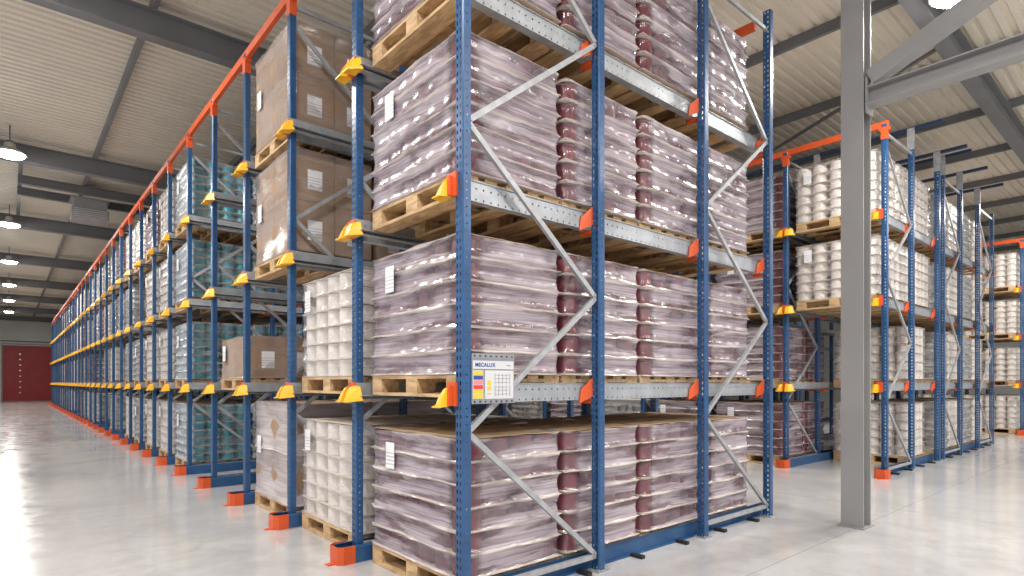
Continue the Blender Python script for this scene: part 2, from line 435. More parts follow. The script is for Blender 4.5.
LOAD = {}
KIND = {  # can colour, film, layers, nx, ny, can part name, words
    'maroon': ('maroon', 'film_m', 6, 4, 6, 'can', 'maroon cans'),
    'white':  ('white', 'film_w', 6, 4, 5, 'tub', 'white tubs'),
    'teal':   ('teal', 'film_t', 7, 4, 6, 'can', 'teal cans with pale lids'),
    'silver': ('silver', 'film_s', 7, 4, 6, 'can', 'silver-brown cans'),
}
def build_can_load(kind, detail, seed):
    """detail 2: every visible can its own part; 1: a part per layer; 0: two meshes"""
    col, fm, layers, nx, ny, part, words = KIND[kind]
    hx, hy, top = .417, .585, .875
    if kind == 'silver': top = .86
    lh = top/layers; dx, dy = 2*hx/nx, 2*hy/ny
    r = min(dx, dy)/2*.985; ch = lh-.006
    rx = dx/2*.985; ry = dy/2*.985
    t = obj('wrapped_load', None)
    spots = []
    for i in range(nx):
        for j in range(ny):
            if i in (0, nx-1) or j in (0, ny-1): spots.append((-hx+dx*(i+.5), -hy+dy*(j+.5)))
    # cans slightly oval-spaced: push rings outwards so they touch the film
    spots = [(x+(rx-r)*(1 if x > 0 else -1), y+(ry-r)*(1 if y > 0 else -1)) for x, y in spots]
    me = can_mesh(col, round(r, 4), round(ch, 4))
    if detail == 2:
        for k in range(layers):
            for x, y in spots: obj(part, me, t, (x, y, k*lh+.005))
        for k in range(layers):
            obj('layer_sheet', sheet_mesh(hx+(.008 if kind == 'white' else .015), hy+(.008 if kind == 'white' else .015), M['sheet'], k % 3), t, (0, 0, k*lh))
    elif detail == 1:
        mb = MB()
        for p in me.polygons: pass
        base_v = [tuple(v.co) for v in me.vertices]; base_f = [tuple(p.vertices) for p in me.polygons]; mi = [p.material_index for p in me.polygons]
        mb.mats = list(me.materials)
        for x, y in spots:
            b = len(mb.v); mb.v += [(v[0]+x, v[1]+y, v[2]) for v in base_v]; mb.f += [tuple(b+i for i in f) for f in base_f]; mb.mi += mi
        lm = smooth_mesh(mb.mesh('layer', None), 35)
        for k in range(layers):
            obj('%s_layer' % part, lm, t, (0, 0, k*lh+.005))
            obj('layer_sheet', sheet_mesh(hx+(.008 if kind == 'white' else .015), hy+(.008 if kind == 'white' else .015), M['sheet'], k % 3), t, (0, 0, k*lh))
    else:
        mb = MB(); mb.mats = [M[col], M['lid'] if kind in ('teal', 'silver') else M[col], M['sheet']]
        for k in range(layers):
            for x, y in spots:
                mb.cur = 0; mb.cyl((x, y), r, r, k*lh+.005, k*lh+lh*.84, 8); mb.cur = 1; mb.cyl((x, y), r*.97, r*.97, k*lh+lh*.84, k*lh+lh, 8)
            mb.cur = 2; mb.box(-hx-.005, hx+.005, -hy-.005, hy+.005, k*lh, k*lh+.004)
        obj('%s_stack' % part, mb.mesh('stack', None), t)
    obj('top_sheet', sheet_mesh(hx+.006, hy+.006, M['topsheet' if kind == 'maroon' else 'sheet'], 5), t, (0, 0, top+.002))
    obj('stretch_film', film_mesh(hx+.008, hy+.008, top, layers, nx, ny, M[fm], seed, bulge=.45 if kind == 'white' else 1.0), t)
    if detail:
        obj('paper_label', LABEL_ME, t, (-hx-.032, .39 if kind == 'white' else .28, lh*4.15), label='white printed paper label')
    return t
def build_carton_load(rows, detail, seed, heavy=False):
    hx, hy = .420, .58; rh = .50
    if rows == 2: rh = .508
    t = obj('carton_load', None); wx, wy = hx, hy*2/2
    for k in range(rows):
        for i in range(2):
            for j in range(2):
                x0, y0 = -hx+i*wx, -hy+j*wy
                b = obj('carton', carton_mesh(wx, wy, rh, i+j), t, (x0+wx/2, y0+wy/2, k*rh))
                if j == 0: obj('carton_label', LABEL_SIDE, b, (.0, -wy/2-.002, .12), label='white shipping label')
    obj('stretch_film', film_mesh(hx+.006, hy+.006, rows*rh, rows, 2, 2, M['film_h' if heavy else 'film_c'], seed), t)
    if detail: obj('paper_label', LABEL_ME, t, (-hx-.026, .38, rh*rows*.45), label='white printed paper label')
    return t
CART = {}
def carton_mesh(wx, wy, h, s):
    k = (wx, wy, h)
    if k in CART: return CART[k]
    e = .006; mb = MB(); mb.mat(M['card'])
    x, y = wx/2-.002, wy/2-.002
    prof = [(-x+e, -y), (x-e, -y), (x, -y+e), (x, y-e), (x-e, y), (-x+e, y), (-x, y-e), (-x, -y+e)]
    mb.prism(prof, 'z', .001, h-.002)
    mb.mat(M['topsheet']); mb.box(-x*.98, x*.98, -.03, .03, h-.002, h-.001)
    mb.box(-x-.0008, -x, -.03, .03, h-.08, h-.002); mb.box(x, x+.0008, -.03, .03, h-.08, h-.002)
    CART[k] = mb.mesh('carton', None); return CART[k]

LW = {0: 'on floor', 1: 'first rail level', 2: 'second rail level', 3: 'third rail level'}
POSW = {0: 'lane mouth', 1: 'second in', 2: 'third in', 3: 'fourth in'}
ORD = ['first', 'second', 'third', 'fourth', 'fifth', 'sixth', 'seventh', 'eighth', 'ninth', 'tenth', 'eleventh', 'twelfth', 'thirteenth', 'fourteenth', 'fifteenth']
SEAT = [0.0, 1.277, 2.535, 3.79]
def put_load(x, y, lvl, kind, detail, lab, group, pdetail=None):
    z = SEAT[lvl]+(.003 if lvl == 0 else .006)
    make_pallet((x, y, z), 'wooden pallet under '+lab, group.replace('loads', 'pallets') if group else None, (detail == 2) if pdetail is None else pdetail)
    seed = random.randint(0, 2)
    key = (kind, detail, seed)
    loc = (x+random.uniform(-.002, .002), y+random.uniform(-.006, .006), z+.145)
    if key not in LOAD:
        if kind.startswith('carton'): o = build_carton_load(1 if kind == 'carton1' else 2, detail, seed, kind == 'cartonh')
        else: o = build_can_load(kind, detail, seed+ord(kind[0]))
        LOAD[key] = o; o.location = loc
    else: o = copy_tree(LOAD[key], loc)
    tag(o, lab, 'wrapped load', group)
    return o

# ------------------------------------------------------------------ racking
def post_mesh(h):
    a, b, t, lip = .030, .040, .003, .014      # half depth (x), half width (y)
    out = [(a, -b+lip), (a, -b), (-a+.008, -b), (-a, -b+.008), (-a, b-.008), (-a+.008, b), (a, b), (a, b-lip)]
    inn = [(a-t, b-lip), (a-t, b-t), (-a+.008, b-t), (-a+t, b-.009), (-a+t, -b+.009), (-a+.008, -b+t), (a-t, -b+t), (a-t, -b+lip)]
    return MB().prism(out+inn, 'z', .012, h)
POST_H = 5.20
POST_SHORT = post_mesh(5.115).mesh('upright', M['blue_post'])
POST_ME = post_mesh(POST_H).mesh('upright', M['blue_post'])
BASE_ME = MB().box(-.06, .06, -.065, .065, 0, .008).cyl((-.045, -.048), .009, .009, .008, .022, 6).cyl((.045, .048), .009, .009, .008, .022, 6).mesh('base_plate', M['galv'])
def rail_mesh(x0, x1, s):
    """L-shaped galvanised rail, web at |y|=.072, seat reaching into the lane; s=+1/-1"""
    prof = [(.068, .098), (.058, .098), (.058, .094), (.064, .094), (.064, -.028), (.145, -.028), (.145, -.024), (.069, -.024), (.069, -.004), (.165, -.004), (.165, 0), (.0725, 0), (.0725, .098)]
    prof = [(.058, .100), (.058, .096), (.068, .096), (.068, -.026), (.130, -.026), (.130, -.022), (.072, -.022), (.072, -.002), (.165, -.002), (.165, .002), (.072, .002), (.072, .100)]
    prof = [(y*s, z) for y, z in prof]
    if s > 0: prof = prof[::-1]
    return MB().prism(prof, 'x', x0, x1).mesh('pallet_rail', M['rail'])
def hull(pts, m, name):
    bm = bmesh.new()
    for p in pts: bm.verts.new(p)
    bmesh.ops.convex_hull(bm, input=bm.verts); me = bpy.data.meshes.new(name); bm.to_mesh(me); bm.free()
    me.materials.append(m); return me
def guide_mesh(s):
    """yellow entry funnel wing on the rail end: a slanted ear with a toe"""
    mb = MB()
    w = lambda x, y, z: (x, y*s, z)
    bm = bmesh.new()
    a = [bm.verts.new(w(*p)) for p in ((-.030, .026, .068), (-.030, .070, .060), (.014, .026, .085), (.014, .112, .070),
         (-.080, .026, -.040), (-.080, .085, -.045), (.014, .026, -.040), (.014, .160, -.040), (-.060, .026, .025), (-.055, .085, .010), (.014, .140, .005))]
    bmesh.ops.convex_hull(bm, input=a)
    b = [bm.verts.new(w(*p)) for p in ((-.090, .024, -.050), (-.090, .105, -.050), (.014, .165, -.036), (.014, .024, -.036), (-.090, .024, -.042), (-.090, .105, -.042), (.014, .165, -.028), (.014, .024, -.028))]
    bmesh.ops.convex_hull(bm, input=b)
    bmesh.ops.recalc_face_normals(bm, faces=bm.faces)
    me = bpy.data.meshes.new('guide'); bm.to_mesh(me); bm.free(); me.materials.append(M['yellow']); return me
GUIDE = {1: guide_mesh(1), -1: guide_mesh(-1)}
GUIDE_PLATE = MB().box(-.046, -.0305, -.044, .044, -.040, .105).box(-.075, -.046, -.014, .014, -.035, .080).mesh('guide_plate', M['orange'])
def arm_mesh(s, flip=1):
    """orange cantilever bracket: sloped cheek running from the post's edge to the rail, plus the arm under it"""
    mb = MB(); w = lambda x, y, z: (x*flip, y*s, z)
    a = [w(-.031, .022, .135), w(-.031, .022, .0), w(-.135, .054, -.05), w(-.120, .054, .05)]
    b = [w(-.031, .028, .135), w(-.031, .028, .0), w(-.135, .060, -.05), w(-.120, .060, .05)]
    mb.add(a+b, [(0, 1, 2, 3), (7, 6, 5, 4), (0, 4, 5, 1), (1, 5, 6, 2), (2, 6, 7, 3), (3, 7, 4, 0)])
    for x0 in (-.028,):
        y0, y1 = sorted((.040*s, .15*s)); mb.box(-.028, .028, y0, y1, -.055, -.027)
    return mb.mesh('support_arm', M['orange'])
ARM = {(s, f): arm_mesh(s, f) for s in (1, -1) for f in (1, -1)}
FLRAIL = {}
def floor_rail_mesh(x0, x1, s):
    k = (round(x0, 3), round(x1, 3), s)
    if k not in FLRAIL:
        pr = [(.050, .002), (.088, .002), (.088, .115), (.076, .130), (.062, .130), (.062, .124), (.074, .122), (.080, .112), (.080, .010), (.050, .010)]
        pr = [(y*s, z) for y, z in pr]
        FLRAIL[k] = MB().prism(pr if s < 0 else pr[::-1], 'x', x0, x1).mesh('floor_rail', M['blue'])
    return FLRAIL[k]
def nose_mesh():
    mb = MB()
    o = [(.09, -.092), (-.005, -.092), (-.045, -.062), (-.045, .062), (-.005, .092), (.09, .092)]
    i = [(.09, .088), (-.004, .088), (-.040, .060), (-.040, -.060), (-.004, -.088), (.09, -.088)]
    mb.prism(o+i, 'z', .001, .136)
    mb.box(-.10, -.04, -.03, .03, .001, .007)
    return mb.mesh('foot_nose', M['orange'])
NOSE = nose_mesh()
def nose1_mesh(s):
    mb = MB(); y0, y1 = sorted((.03*s, .10*s))
    mb.box(-.03, .03, y0, y1, .001, .138); return mb.mesh('foot_nose', M['orange'])
NOSE1 = nose1_mesh(1)
BR = {}
def brace_mesh(dx, dz, key):
    """C-channel brace drawn from (0,0,0) to (dx,0,dz)"""
    k = (round(dx, 3), round(dz, 3))
    if k not in BR:
        p, q = Vector((0, 0, 0)), Vector((dx, 0, dz)); t = (q-p).normalized(); r = Vector((-t.z, 0, t.x)); u = Vector((0, 1, 0))
        w, d, th = .018, .013, .003
        prof = [(-w, -d), (w, -d), (w, d), (w-th, d), (w-th, -d+th), (-w+th, -d+th), (-w+th, d), (-w, d)]
        n = len(prof); vs = [e+r*a+u*b for e in (p, q) for a, b in prof]
        fs = [(i, (i+1) % n, n+(i+1) % n, n+i) for i in range(n)]+[tuple(range(n))[::-1], tuple(range(n, 2*n))]
        mb = MB().add(vs, fs)
        for e, sg in ((p, 1), (q, -1)):
            c = e+t*.025*sg+Vector((0, -d, 0))
            mb.box(c.x-.009, c.x+.009, c.y-.007, c.y, c.z-.009, c.z+.009)
        BR[k] = mb.mesh('diagonal_brace', M['galv'])
    return BR[k]
FOOTBLK = MB().box(-.022, .022, -.06, .052, .001, .026).mesh('rail_foot', M['black'])
NODES_IN = [.085, 1.447, 2.79]      # height nodes (x H) on the rear post of a frame
NODES_OUT = [.78, 2.14, 3.50]       # on the front post
RAILS = {}
def make_frame(xs, frames, y, label, group, level='full', edge=0, guides=(True, False), e0=.15, e1=.15):
    """one upright line: posts at xs, zig-zag bracing in the listed frames; edge: +1 rails only on +y, -1 only on -y"""
    x0, x1 = xs[0], xs[-1]
    t = thing('upright_frame', label, 'rack frame', (x0, y, 0), group)
    X = [x-x0 for x in xs]
    for x in X:
        obj('upright', POST_SHORT if (x == X[0] and guides[0]) or (x == X[-1] and guides[1]) else POST_ME, t, (x, 0, 0))
        if level == 'full': obj('base_plate', BASE_ME, t, (x, 0, 0))
    for a, b in frames:
        if level == 'far': break
        xa, xb = X[a]+.028, X[b]-.028; d = xb-xa; y_ = 0
        zin = [z*H for z in NODES_IN]; zo = [z*H for z in NODES_OUT]
        seq = [(xb, zin[0]), (xa, zo[0]), (xb, zin[1]), (xa, zo[1]), (xb, zin[2]), (xa, zo[2])]
        for p, q in zip(seq, seq[1:]):
            obj('diagonal_brace', brace_mesh(q[0]-p[0], q[1]-p[1], 0), t, (p[0], y_, p[1]))
        obj('horizontal_tie', brace_mesh(d, 0, 0), t, (xa, y_, 5.00))
        obj('horizontal_tie', brace_mesh(d, 0, 0), t, (xa, y_, .11))
    sides = (1, -1) if edge == 0 else (edge,)
    for s in sides:
        obj('floor_rail', floor_rail_mesh(-e0, X[-1]+e1, s), t)
        if level == 'full' and edge:
            n = int(X[-1]/.62)
            for k in range(n): obj('rail_foot', FOOTBLK, t, (.45+k*.62, 0, 0))
        for lv in (1, 2, 3):
            k = (round(X[-1], 3), s)
            if k not in RAILS: RAILS[k] = rail_mesh(-.045, X[-1]+.045, s)
            r = obj('pallet_rail', RAILS[k], t, (0, 0, SEAT[lv]))
            if guides[0]: g = obj('rail_guide', GUIDE[s], r, (-.045, .03*edge, 0), label='yellow flared guide')
            if guides[1]:
                g = obj('rail_guide', GUIDE[-s], r, (X[-1]+.045, 0, 0), rz=math.pi, label='yellow flared guide')
            if level != 'far':
                for x in X[1:] if guides[0] else X[:-1]:
                    obj('support_arm', ARM[(s, 1 if guides[0] else -1)], t, (x, 0, SEAT[lv]), label='orange bracket')
    for lv in (1, 2, 3):
        if guides[0]: obj('guide_plate', GUIDE_PLATE, t, (0, .055*edge, SEAT[lv]), label='orange plate')
        if guides[1]: obj('guide_plate', GUIDE_PLATE, t, (X[-1], 0, SEAT[lv]), rz=math.pi, label='orange plate')
    if edge == 0:
        if e0 > .1: obj('foot_nose', NOSE, t, (-.15, 0, 0), label='orange rounded foot nose')
        if level != 'far' and e1 > .1: obj('foot_nose', NOSE, t, (X[-1]+.15, 0, 0), rz=math.pi, label='orange rounded foot nose')
    elif e0 > .1:
        obj('foot_nose', NOSE, t, (-.15, 0, 0), label='orange rounded foot nose')
    return t

def top_beam(x, ys, label, z=5.07, y_start=None):
    """orange beam across the post tops, a sleeve dropping over each post"""
    y0, y1 = (ys[0]-.05 if y_start is None else y_start), ys[-1]+.05
    t = thing('portal_beam', label, 'rack beam', (x, y0, z))
    prof = [(-.022, 0), (.022, 0), (.022, .09), (-.022, .09)]
    obj('beam', MB().prism(prof, 'y', 0, y1-y0).mesh('beam', M['orange']), t)
    sl = MB().box(-.034, .034, -.044, .044, -.17, -.001).box(-.028, .028, -.07, .07, -.045, 0).mesh('sleeve', M['orange'])
    for y in ys: obj('sleeve', sl, t, (0, y-y0, 0))
    return t
def tie_beam(x, ys, label, over=.42):
    """dark blue tie laid over an inner row of posts, a grey plate down to each post"""
    y0, y1 = ys[0]-over, ys[-1]+.3
    t = thing('tie_beam', label, 'rack beam', (x, y0, 5.36))
    obj('beam', MB().box(-.03, .03, 0, y1-y0, 0, .05).mesh('beam', M['navy']), t)
    pl = MB().box(-.035, -.031, -.05, .05, -.30, .04).box(-.031, -.001, -.05, -.046, -.16, .0).mesh('hanger_plate', M['galv'])
    for y in ys: obj('hanger_plate', pl, t, (0, y-y0, 0), label='galvanised hanger plate')
    return t

# ------------------------------------------------------------------ block one: the big rack along the aisle
X1 = [2.065, 3.285, 4.70, 5.93]; Y0 = 2.85; P = 1.40; NL = 31
ys = [Y0+P*i for i in range(NL+1)]
for i, y in enumerate(ys):
    if i == 0: lab = 'blue perforated upright frame at the corner carrying the small notice plate'
    elif i <= 11: lab = 'blue upright frame, %s from the notice-plate corner along the main aisle' % ORD[i]
    else: lab = 'blue upright frame in the far run of the main rack toward the red door'
    make_frame(X1, [(0, 1), (2, 3)], y, lab, 'upright frames of the main rack' if i < 12 else 'far upright frames of the main rack',
               'full' if i <= 11 else 'far', edge=1 if i == 0 else (-1 if i == NL else 0))
top_beam(X1[0], ys, 'orange beam along the top of the main rack beside the aisle')
top_beam(X1[-1], ys[1:], 'orange beam along the rear top of the main rack', y_start=Y0+.13)
tie_beam(X1[1], ys, 'dark blue tie over the second post row of the main rack')
tie_beam(X1[2], ys, 'dark blue tie over the third post row of the main rack')
PX = [2.55, 3.455, 4.36, 5.265]
def lane(i): return Y0+P*(i+.5)-(.025 if i == 0 else 0)
def load1(i, lv, kind, n, detail=2):
    words = {'maroon': 'wrapped maroon cans', 'white': 'wrapped white tubs', 'teal': 'wrapped teal cans',
             'silver': 'wrapped silver-brown cans', 'carton2': 'wrapped brown cartons', 'carton1': 'single-layer brown cartons',
             'cartonh': 'hazy wrapped tall cartons'}[kind]
    for k in range(n):
        d = detail if k == 0 or (i == 0) else min(detail, 1)
        if i < 9:
            lab = '%s %s, %s, %s lane from corner' % (words, LW[lv], POSW[k], ORD[i])
            g = 'wrapped loads in the near lanes of the main rack'
        else:
            lab = '%s %s, %s, distant lanes near red door' % (words, LW[lv], POSW[k])
            g = lab.replace('film-wrapped stack', 'loads')[:60]; g = 'loads of ' + kind + ' ' + LW[lv] + ' in distant lanes, row %s' % ORD[k]
        put_load(PX[k]+(.0 if k else 0), lane(i), lv, kind, d, lab, g, pdetail=(d == 2))
for lv in range(4): load1(0, lv, 'maroon', 4, 2)
load1(1, 0, 'white', 2); load1(1, 1, 'white', 2)
load1(2, 0, 'cartonh', 2); load1(2, 2, 'carton2', 2); load1(2, 3, 'carton2', 2)
load1(3, 1, 'carton1', 2)
for lv in range(4): load1(5, lv, 'teal', 3)
for lv in range(4): load1(6, lv, 'white', 2, 1)
for lv, k in enumerate(['white', 'white', 'white', 'maroon']): load1(7, lv, k, 2, 1)
for lv, k in enumerate(['silver', 'silver', None, 'white']):
    if k: load1(8, lv, k, 2, 1)
rr = random.Random(3)
for i in range(9, NL):
    for lv in range(4):
        k = rr.choice(['white', 'white', 'white', 'silver', 'silver', 'maroon', None])
        if i in (10, 13) and lv < 2: k = None
        if k: load1(i, lv, k, 2 if i < 14 else 1, 0)

# ------------------------------------------------------------------ block two (a and b, back to back) and block three
Yb = 2.90; Pb = 1.42; NB = 6
X2 = [9.62, 10.85, 12.30]; X2b = [12.60, 13.83, 15.24, 16.55]; X3 = [20.15, 21.4, 22.8, 24.05]
yb = [Yb+Pb*i for i in range(NB+1)]
for i, y in enumerate(yb):
    w = 'at its end' if i == 0 else '%s inward from its end' % ORD[i-1]
    make_frame(X2, [(0, 1)], y, 'blue upright frame of the rack behind the grey column, %s' % w, 'frames of the rack behind the column', 'full' if i < 3 else 'mid', edge=1 if i == 0 else (-1 if i == NB else 0), e1=.05)
    make_frame(X2b, [(0, 1), (2, 3)], y, 'blue upright frame of the back-to-back rack, %s' % w, 'frames of the back-to-back rack', 'full' if i < 2 else 'far', edge=1 if i == 0 else (-1 if i == NB else 0), guides=(False, True), e0=.05)
top_beam(X2[0], yb, 'orange top beam of the rack behind the grey column')
top_beam(X2b[-1], yb[1:], 'orange top beam on the far side of the back-to-back rack')
for x, w in ((X2[1], 'middle post row of the rack behind the column'), (X2[2], 'rear post row of the rack behind the column'), (X2b[0], 'first post row of the back-to-back rack'), (X2b[1], 'second post row of the back-to-back rack'), (X2b[2], 'third post row of the back-to-back rack')):
    tie_beam(x, yb, 'dark blue tie over the '+w)
y3 = [2.90+1.42*i for i in range(5)]
for i, y in enumerate(y3):
    w = 'at its end' if i == 0 else '%s inward from its end' % ORD[i-1]
    make_frame(X3, [(0, 1)], y, 'blue upright frame of the most distant rack, %s' % w, 'frames of the most distant rack', 'mid' if i < 2 else 'far', edge=1 if i == 0 else (-1 if i == 4 else 0))
top_beam(X3[0], y3, 'orange top beam of the most distant rack')
def loadb(xs, yc, lv, kind, lab, g, detail=1):
    words = {'maroon': 'wrapped maroon cans', 'white': 'wrapped white tubs', 'silver': 'wrapped silver-brown cans'}[kind]
    for k, x in enumerate(xs): put_load(x, yc, lv, kind, detail, '%s %s, %s, %s' % (words, LW[lv], POSW[k], lab), g)
ya = lambda i: Yb+Pb*(i+.5)
g2 = 'wrapped loads in the rack behind the column'
for lv in (2, 3): loadb([10.12, 11.03, 11.94], ya(0), lv, 'white', 'end lane behind column', g2, 2 if lv else 1)
for lv in (0, 1): loadb([11.62], ya(0), lv, 'white', 'set back behind column', g2, 2)
for i in range(1, NB):
    for lv in range(4):
        if i == 1: kind = 'maroon'
        else:
            kind = rr.choice(['maroon', 'white', 'silver', 'white', None])
        if kind: loadb([10.12, 11.03] if i < 3 else [10.12], ya(i), lv, kind, '%s lane, rack behind column' % ORD[i], g2, 2 if i == 1 and False else (1 if i < 3 else 0))
g3 = 'wrapped loads in the back-to-back rack'
for lv in range(4):
    for k, (x, kind) in enumerate(((13.08, 'silver'), (14.0, 'white'), (14.93, 'silver'), (15.95, 'white'))):
        words = {'white': 'wrapped white tubs', 'silver': 'wrapped silver-brown cans'}[kind]
        put_load(x, ya(0), lv, kind, 1, '%s %s, %s from column, back-to-back rack' % (words, LW[lv], ORD[k]), g3)
g4 = 'wrapped loads in the most distant rack'
for i in range(3):
    for lv in range(4):
        loadb([20.62, 21.53] if i == 0 else [20.62], 2.90+1.42*(i+.5), lv, 'white', '%s lane, most distant rack' % ORD[i], g4, 1 if i < 2 else 0)

# ------------------------------------------------------------------ notice plate on the corner post
def sign():
    xs, ys_ = 2.095, Y0-.048
    t = thing('notice_plate', 'grey load notice plate with white header and coloured labels on corner post', 'sign', (xs, ys_, .905*H))
    W, Hh = .335, .305
    obj('holder', MB().box(0, W, 0, .004, 0, Hh).box(0, W, -.003, 0, Hh-.03, Hh-.027).box(0, W, -.003, 0, .003, .006).mesh('holder', M['signgrey']), t)
    b = MB()
    for k in range(8):
        for z in (.014, Hh-.014): b.box(.02+k*.042-.005, .02+k*.042+.005, -.0045, -.0001, z-.004, z+.004)
    obj('slots', b.mesh('slots', M['black']), t, label='row of dark punched slots')
    obj('header', MB().box(.006, W-.010, -.004, -.0002, .212, .262).mesh('header', M['signwhite']), t, label='white header strip')
    cv = bpy.data.curves.new('header_text', 'FONT'); cv.body = 'MECALUX'; cv.size = .033; cv.extrude = .0004; cv.space_character = 1.05; cv.offset = .0011
    tmp = bpy.data.objects.new('tmp', cv); C.objects.link(tmp); bpy.context.view_layer.update()
    dg = bpy.context.evaluated_depsgraph_get(); me = bpy.data.meshes.new_from_object(tmp.evaluated_get(dg)); bpy.data.objects.remove(tmp)
    me.transform(Matrix.Rotation(math.pi/2, 4, 'X')); me.materials.clear(); me.materials.append(M['signblue'])
    obj('header_text', me, t, (.022, -.0046, .226), label='dark blue capital lettering')
    obj('small_mark', MB().box(.268, .30, -.0048, -.004, .232, .238).mesh('small_mark', M['signline']), t)
    obj('label_column', MB().box(.006, .084, -.004, -.0002, .030, .204).mesh('label_column', M['signwhite']), t)
    for k, m in enumerate(('signyellow', 'signyellow', 'signred', 'signpink', 'signblue', 'signyellow')):
        obj('colour_label', MB().box(.010, .080, -.006, -.004, .034+k*.0285, .034+k*.0285+.0235).mesh('colour_label', M[m]), t)
    obj('diagram_panel', MB().box(.098, W-.010, -.004, -.0002, .030, .204).mesh('diagram_panel', M['signwhite']), t, label='white panel with line diagrams')
    for z0, z1 in ((.115, .142), (.082, .108), (.056, .066)):
        obj('diagram_label', MB().box(.115, .143, -.005, -.004, z0, z1).mesh('diagram_label', M['signyellow']), t)
    for cz in (.155, .082):
        d = MB()
        for z in (-.024, 0, .020): d.box(.175, .295, -.005, -.004, cz+z-.0012, cz+z+.0012)
        for x in (.175, .205, .235, .265, .295): d.box(x-.0012, x+.0012, -.005, -.004, cz-.035, cz+.030)
        obj('rack_drawing', d.mesh('rack_drawing', M['signline']), t)
sign()

# ------------------------------------------------------------------ building
FX0, FX1, FY0, FY1, CZ = -5.0, 33.0, -9.0, 58.5, 4.65*H
structure('floor', MB().box(FX0, FX1, FY0, FY1, -.2, 0).mesh('floor', M['floor']))
def deck():
    p = .167; prof = []; y = FY0
    while y < FY1-p:
        prof += [(y, 0), (y+p*.50, 0), (y+p*.62, .045), (y+p*.88, .045)]; y += p
    prof.append((y, 0)); n = len(prof)
    vs = [(FX0, a, CZ+z) for a, z in prof]+[(FX1, a, CZ+z) for a, z in prof]+[(FX0, a, CZ+z+.05) for a, z in prof]+[(FX1, a, CZ+z+.05) for a, z in prof]
    fs = [(i, i+1, n+i+1, n+i) for i in range(n-1)]+[(2*n+i, 3*n+i, 3*n+i+1, 2*n+i+1) for i in range(n-1)]
    mb = MB().add(vs, fs); mb.box(FX0, FX1, FY0, FY1, CZ+.12, CZ+.2); return mb.mesh('ceiling', M['deck'], fix=False)
structure('ceiling', deck())
def wall_panels(x0, x1, z0, z1, hole=None):
    mb = MB(); z = z0
    while z < z1:
        zz = min(z+.6, z1)
        if hole and z < hole[2]-.01:
            zz = min(zz, hole[2])
            mb.box(x0, hole[0], 0, .15, z, zz-.012); mb.box(hole[1], x1, 0, .15, z, zz-.012)
            mb.box(x0, hole[0], .02, .15, zz-.012, zz); mb.box(hole[1], x1, .02, .15, zz-.012, zz)
        else:
            mb.box(x0, x1, 0, .15, z, zz-.012); mb.box(x0, x1, .02, .15, zz-.012, zz)
        z = zz
    return mb
structure('wall_far', wall_panels(FX0, FX1, 0, CZ, (-.36, 4.8, 4.22)).mesh('wall_far', M['wall']), loc=(0, FY1-.4, 0))
structure('wall_left', MB().box(FX0-.2, FX0, 30, FY1, 0, CZ).mesh('wall_left', M['wall']))
structure('wall_right', MB().box(FX1, FX1+.2, FY0, FY1, 0, CZ).mesh('wall_right', M['wall']))
d = structure('door_1', None, 'large dark red industrial door at the end of the aisle', (0, FY1-.4, 0))
mb = MB()
for k in range(14): mb.box(-.34, 2.18, .03, .09, k*.30+.004, k*.30+.292)
mb.box(-.34, 2.20, .05, .08, 0, 4.20); obj('door_leaf', mb.mesh('door_leaf', M['door']), d)
mb = MB()
for k in range(14): mb.box(2.22, 4.78, .03, .09, k*.30+.004, k*.30+.292)
mb.box(2.20, 4.78, .05, .08, 0, 4.20); obj('door_leaf', mb.mesh('door_leaf', M['door']), d)
for k in range(8): obj('vision_panel', MB().box(.62, .72, .015, .03, .55+k*.42, .63+k*.42).mesh('vision_panel', M['alu']), d)
obj('door_frame', MB().box(-.42, -.34, -.05, .12, 0, 4.30).box(-.34, 4.86, -.05, .12, 4.21, 4.30).box(4.78, 4.86, -.05, .12, 0, 4.21).mesh('door_frame', M['steel']), d)
structure('trim_1', MB().box(FX0, FX1, -.05, 0, 4.45, 4.53).mesh('trim_1', M['roofsteel']), loc=(0, FY1-.4, 0))

def ibeam(mb, axis, a, b, u, z0, w, h, tf=.016, tw=.012):
    """I section: runs along axis from a to b, centred on u, bottom at z0"""
    o = [(-w/2, 0), (w/2, 0), (w/2, tf), (tw/2, tf), (tw/2, h-tf), (w/2, h-tf), (w/2, h), (-w/2, h), (-w/2, h-tf), (-tw/2, h-tf), (-tw/2, tf), (-w/2, tf)]
    return mb.prism([(p+u, q+z0) for p, q in o], axis, a, b)
RZ = 4.28*H; RD = .36; BAY = 4.90*H; RY0 = 1.58*H
rn = 0
ry = [RY0+BAY*k for k in range(-1, 9)]
for k, y in enumerate(ry):
    mb = MB(); ibeam(mb, 'x', FX0, FX1, y, RZ, .19, RD)
    if k <= 6: lab = 'grey steel roof rafter, %s' % ('behind the camera' if k == 0 else 'over the big grey column' if k == 1 else '%s one beyond the column line' % ORD[k-2])
    else: lab = 'grey steel roof rafter at the distant end of the hall'
    tag(obj('roof_beam', mb.mesh('roof_beam', M['roofsteel'])), lab, 'roof beam', 'roof rafters')
PZ = RZ+RD
kx = 0
for q in range(-3, 13):
    x = (1.05+1.75*q)*H
    if not FX0 < x < FX1: continue
    mb = MB(); h = CZ-PZ-.002
    pr = [(x-.035, PZ), (x+.035, PZ), (x+.035, PZ+.004), (x-.031, PZ+.004), (x-.031, PZ+h-.004), (x+.035, PZ+h-.004), (x+.035, PZ+h), (x-.035, PZ+h)]
    pr = [(x-.03, PZ+.001), (x+.03, PZ+.001), (x+.03, PZ+h), (x-.03, PZ+h)]
    mb.prism(pr, 'y', FY0, FY1)
    tag(obj('roof_purlin', mb.mesh('roof_purlin', M['roofsteel'])), 'grey roof purlin running down the hall, %s' % ('over the aisle side of the main rack' if q == 0 else 'one of the run over the racks'), 'purlin', 'roof purlins' )
